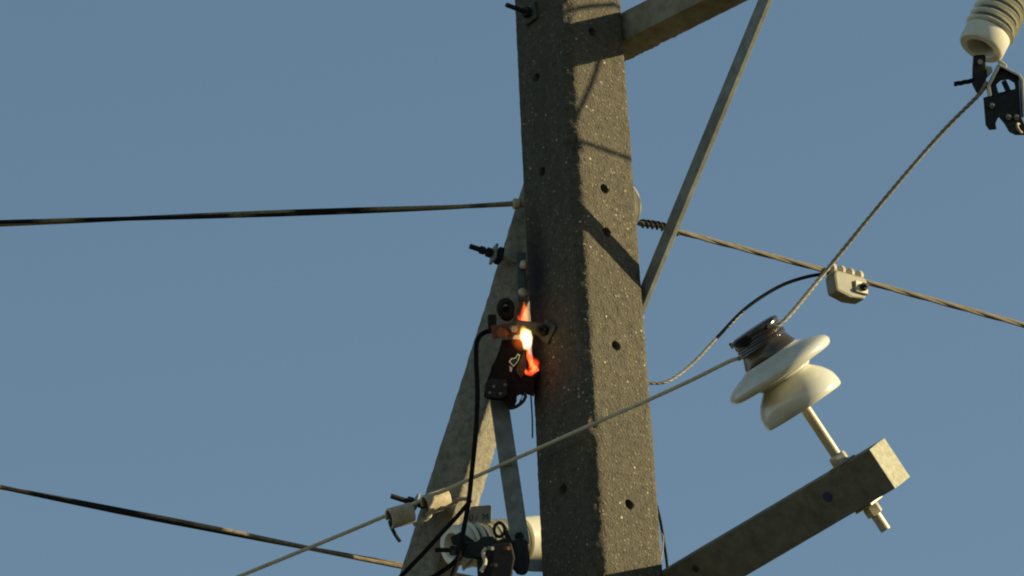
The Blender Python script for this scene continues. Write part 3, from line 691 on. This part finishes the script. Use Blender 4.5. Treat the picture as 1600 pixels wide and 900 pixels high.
# charred block with burnt-through gap
outer = [(300, 60), (330, -60), (520, -80), (620, -20), (640, 60), (690, 180), (755, 230), (745, 350), (712, 420), (705, 600), (610, 560), (560, 600), (500, 720), (420, 750), (340, 640), (190, 640), (120, 600), (135, 460), (200, 300), (255, 160)]
hole1 = [(412, 190), (440, 150), (490, 140), (515, 95), (548, 112), (520, 190), (470, 250)]
hole2 = [(510, 590), (550, 570), (572, 600), (555, 650), (485, 705), (505, 650)]
def rough(l, amp=9):
    o = []
    for i in range(len(l)):
        a, b = l[i], l[(i + 1) % len(l)]
        for q in (0, .33, .66):
            x, y = a[0] + (b[0] - a[0]) * q, a[1] + (b[1] - a[1]) * q
            o.append((x + amp * noise.noise(V((x * .03, y * .03, 1))), y + amp * noise.noise(V((x * .03, y * .03, 8)))))
    return o
pr(MB(), rough(outer, 14), zg, .05, .05, [rough(hole1, 7), rough(hole2, 4)]).build('charred_block', 'char', fb, False, .004)
pr(MB(), [(135, 440), (200, 385), (390, 400), (395, 580), (330, 620), (150, 610)], zg, .065, .02).build('cover_plate', 'iron', fb, False, .005)
for (x, y) in ((235, 480), (370, 460), (190, 555), (315, 565)):
    mb = MB(); mb.lathe(at(*zg(x, y), .066), -FWD, [(0, .0055), (.004, .005), (.006, .002)], 10); mb.build('rivet', 'galv', fb)
mb = MB(); mb.tube(smooth_path([at(*zg(470, 560), .04), at(*zg(600, 560), .045), at(*zg(590, 640), .05), at(*zg(500, 715), .05), at(*zg(425, 735), .05)], .01), .006, 8); mb.build('hook', 'iron', fb)
pr(MB(), [(422, 190), (448, 160), (492, 150), (516, 108), (538, 118), (512, 186), (470, 236)], zg, -.035, .02).build('ash_flake', 'ash', fb, False, .002)
pr(MB(), [(418, 235), (455, 262), (445, 310), (425, 300)], zg, .054, .006).build('ash_flake', 'ash', fb, False, .001)
pr(MB(), [(560, 130), (590, 60), (615, 160), (620, 290), (560, 390), (490, 300)], zg, .058, .01).build('scorched_splinter', simple('scorched_wood', (0.075, 0.04, 0.015), .9, 0, .4, 60), fb, False, .003)

# ================================================================== the fire
fl = thing('flame', at(822, 530, .11), 'bright white yellow flame with orange tip and embers at the bracket', 'flame')
def blob(pts, rads, name, mat, jit=.25, seed=0):
    P_ = smooth_path([at(*q) for q in pts], .006); n = len(P_); rr = []
    for i in range(n):
        f = i / (n - 1) * (len(rads) - 1); a = int(min(f, len(rads) - 2)); rr.append(rads[a] + (rads[a + 1] - rads[a]) * (f - a))
    mb = MB(); mb.tube(P_, rr, 14)
    mb.v = [v + V((noise.noise(v * 60 + V((seed, 0, 0))), noise.noise(v * 60 + V((0, seed + 5, 0))), noise.noise(v * 60 + V((0, 0, seed + 9))))) * (jit * .02) for v in mb.v]
    return mb.build(name, mat, fl, sharp=180)
def gas(name, c, size, tilt, colr, strength, power):
    m = bpy.data.materials.new(name); m.use_nodes = True; t = m.node_tree; t.nodes.remove(t.nodes['Principled BSDF'])
    tc = t.nodes.new('ShaderNodeTexCoord'); gr = t.nodes.new('ShaderNodeTexGradient'); gr.gradient_type = 'SPHERICAL'
    nz = t.nodes.new('ShaderNodeTexNoise'); nz.inputs['Scale'].default_value = 2.2; nz.inputs['Detail'].default_value = 3
    t.links.new(tc.outputs['Object'], nz.inputs['Vector'])
    vm = t.nodes.new('ShaderNodeVectorMath'); vm.operation = 'MULTIPLY_ADD'; vm.inputs[1].default_value = (.45, .45, .45); t.links.new(nz.outputs['Color'], vm.inputs[0])
    of = t.nodes.new('ShaderNodeVectorMath'); of.operation = 'SUBTRACT'; of.inputs[1].default_value = (.225, .225, .225); t.links.new(tc.outputs['Object'], of.inputs[0]); t.links.new(of.outputs[0], vm.inputs[2])
    t.links.new(vm.outputs[0], gr.inputs['Vector'])
    pw = t.nodes.new('ShaderNodeMath'); pw.operation = 'POWER'; pw.inputs[1].default_value = power; t.links.new(gr.outputs['Fac'], pw.inputs[0])
    ml = t.nodes.new('ShaderNodeMath'); ml.operation = 'MULTIPLY'; ml.inputs[1].default_value = strength; t.links.new(pw.outputs[0], ml.inputs[0])
    em = t.nodes.new('ShaderNodeEmission'); em.inputs['Color'].default_value = (*colr, 1); t.links.new(ml.outputs[0], em.inputs['Strength'])
    t.links.new(em.outputs[0], t.nodes['Material Output'].inputs['Volume'])
    bm = bmesh.new(); bmesh.ops.create_icosphere(bm, subdivisions=3, radius=1.0); me = bpy.data.meshes.new(name); bm.to_mesh(me); bm.free(); me.materials.append(m)
    o = bpy.data.objects.new(name, me); col.objects.link(o); o.parent = fl; o.location = c - V(fl.location)
    u = (UP + RIGHT * tilt).normalized(); r_ = u.cross(-FWD).normalized(); o.rotation_euler = Matrix((r_, -FWD.cross(u) if False else r_.cross(u) * -1, u)).transposed().to_euler(); o.scale = size
HOT, YEL, ORA, RED = (1.0, .74, .28), (1.0, .46, .09), (1.0, .15, .02), (1.0, .05, .012)
gas('core', at(822, 526, .12), (.024, .026, .030), .0, HOT, 181, 1.2)
gas('core', at(824, 535, .12), (.019, .022, .030), .25, HOT, 181, 1.2)
gas('core', at(818.5, 520, .115), (.016, .02, .026), -.2, YEL, 104, 1.2)
gas('glow', at(813, 533, .105), (.034, .02, .040), -.3, ORA, 16, 1.2)
gas('tongue', at(819, 499, .08), (.017, .02, .052), .05, RED, 74, 0.9)
gas('tongue', at(820.5, 490, .08), (.009, .012, .045), -.12, ORA, 74, 1.0)
gas('tongue', at(814, 503, .08), (.010, .014, .030), -.5, RED, 49, 1.0)
gas('tongue', at(826.5, 549, .115), (.010, .014, .034), .1, ORA, 105, 1.0)
gas('tongue', at(829, 561, .115), (.013, .014, .034), -.25, RED, 105, 0.9)
gas('tongue', at(834, 572, .115), (.020, .016, .028), .3, RED, 93, 0.9)
gas('tongue', at(831, 568, .125), (.009, .010, .026), -.3, ORA, 105, 1.0)
gas('tongue', at(835, 577, .125), (.010, .010, .016), .6, ORA, 105, 1.0)
gas('tongue', at(828, 583, .115), (.018, .012, .011), .1, RED, 105, 1.0)
gas('tongue', at(822, 581, .115), (.007, .010, .012), -.1, ORA, 93, 1.0)
blob([(828, 552, .10), (829, 560, .10), (832, 568, .10), (834, 575, .10), (832, 583, .10)], [.002, .005, .008, .008, .003], 'ember', 'ember', .9, 3)

# ================================================================== loop of cable beyond the right edge (its shadow lies on the pole)
def cast(px, py, s): return face_pt(px, py, 'n') + SUN * s
pts = [cast(925, -60, 2.15), cast(918, 10, 2.1), cast(936, 80, 2.05), cast(928, 120, 2.0), cast(908, 165, 2.0), cast(890, 196, 2.0), cast(878, 207, 2.03), cast(890, 216, 2.06), cast(930, 229, 2.1), cast(982, 247, 2.15), cast(1120, 296, 2.25), cast(1500, 400, 2.7), cast(2600, 700, 4.5), cast(5000, 1200, 9.0)]
pts = [armU_c + NA * 2.30 + Z * 0.06] + pts[1:]
lp = MB().tube(smooth_path(pts, .03), .0085, 8).build('jumper_cable', 'black'); tag(lp, 'thin cable loop off to the right whose shadow crosses the sunlit pole face', 'cable')
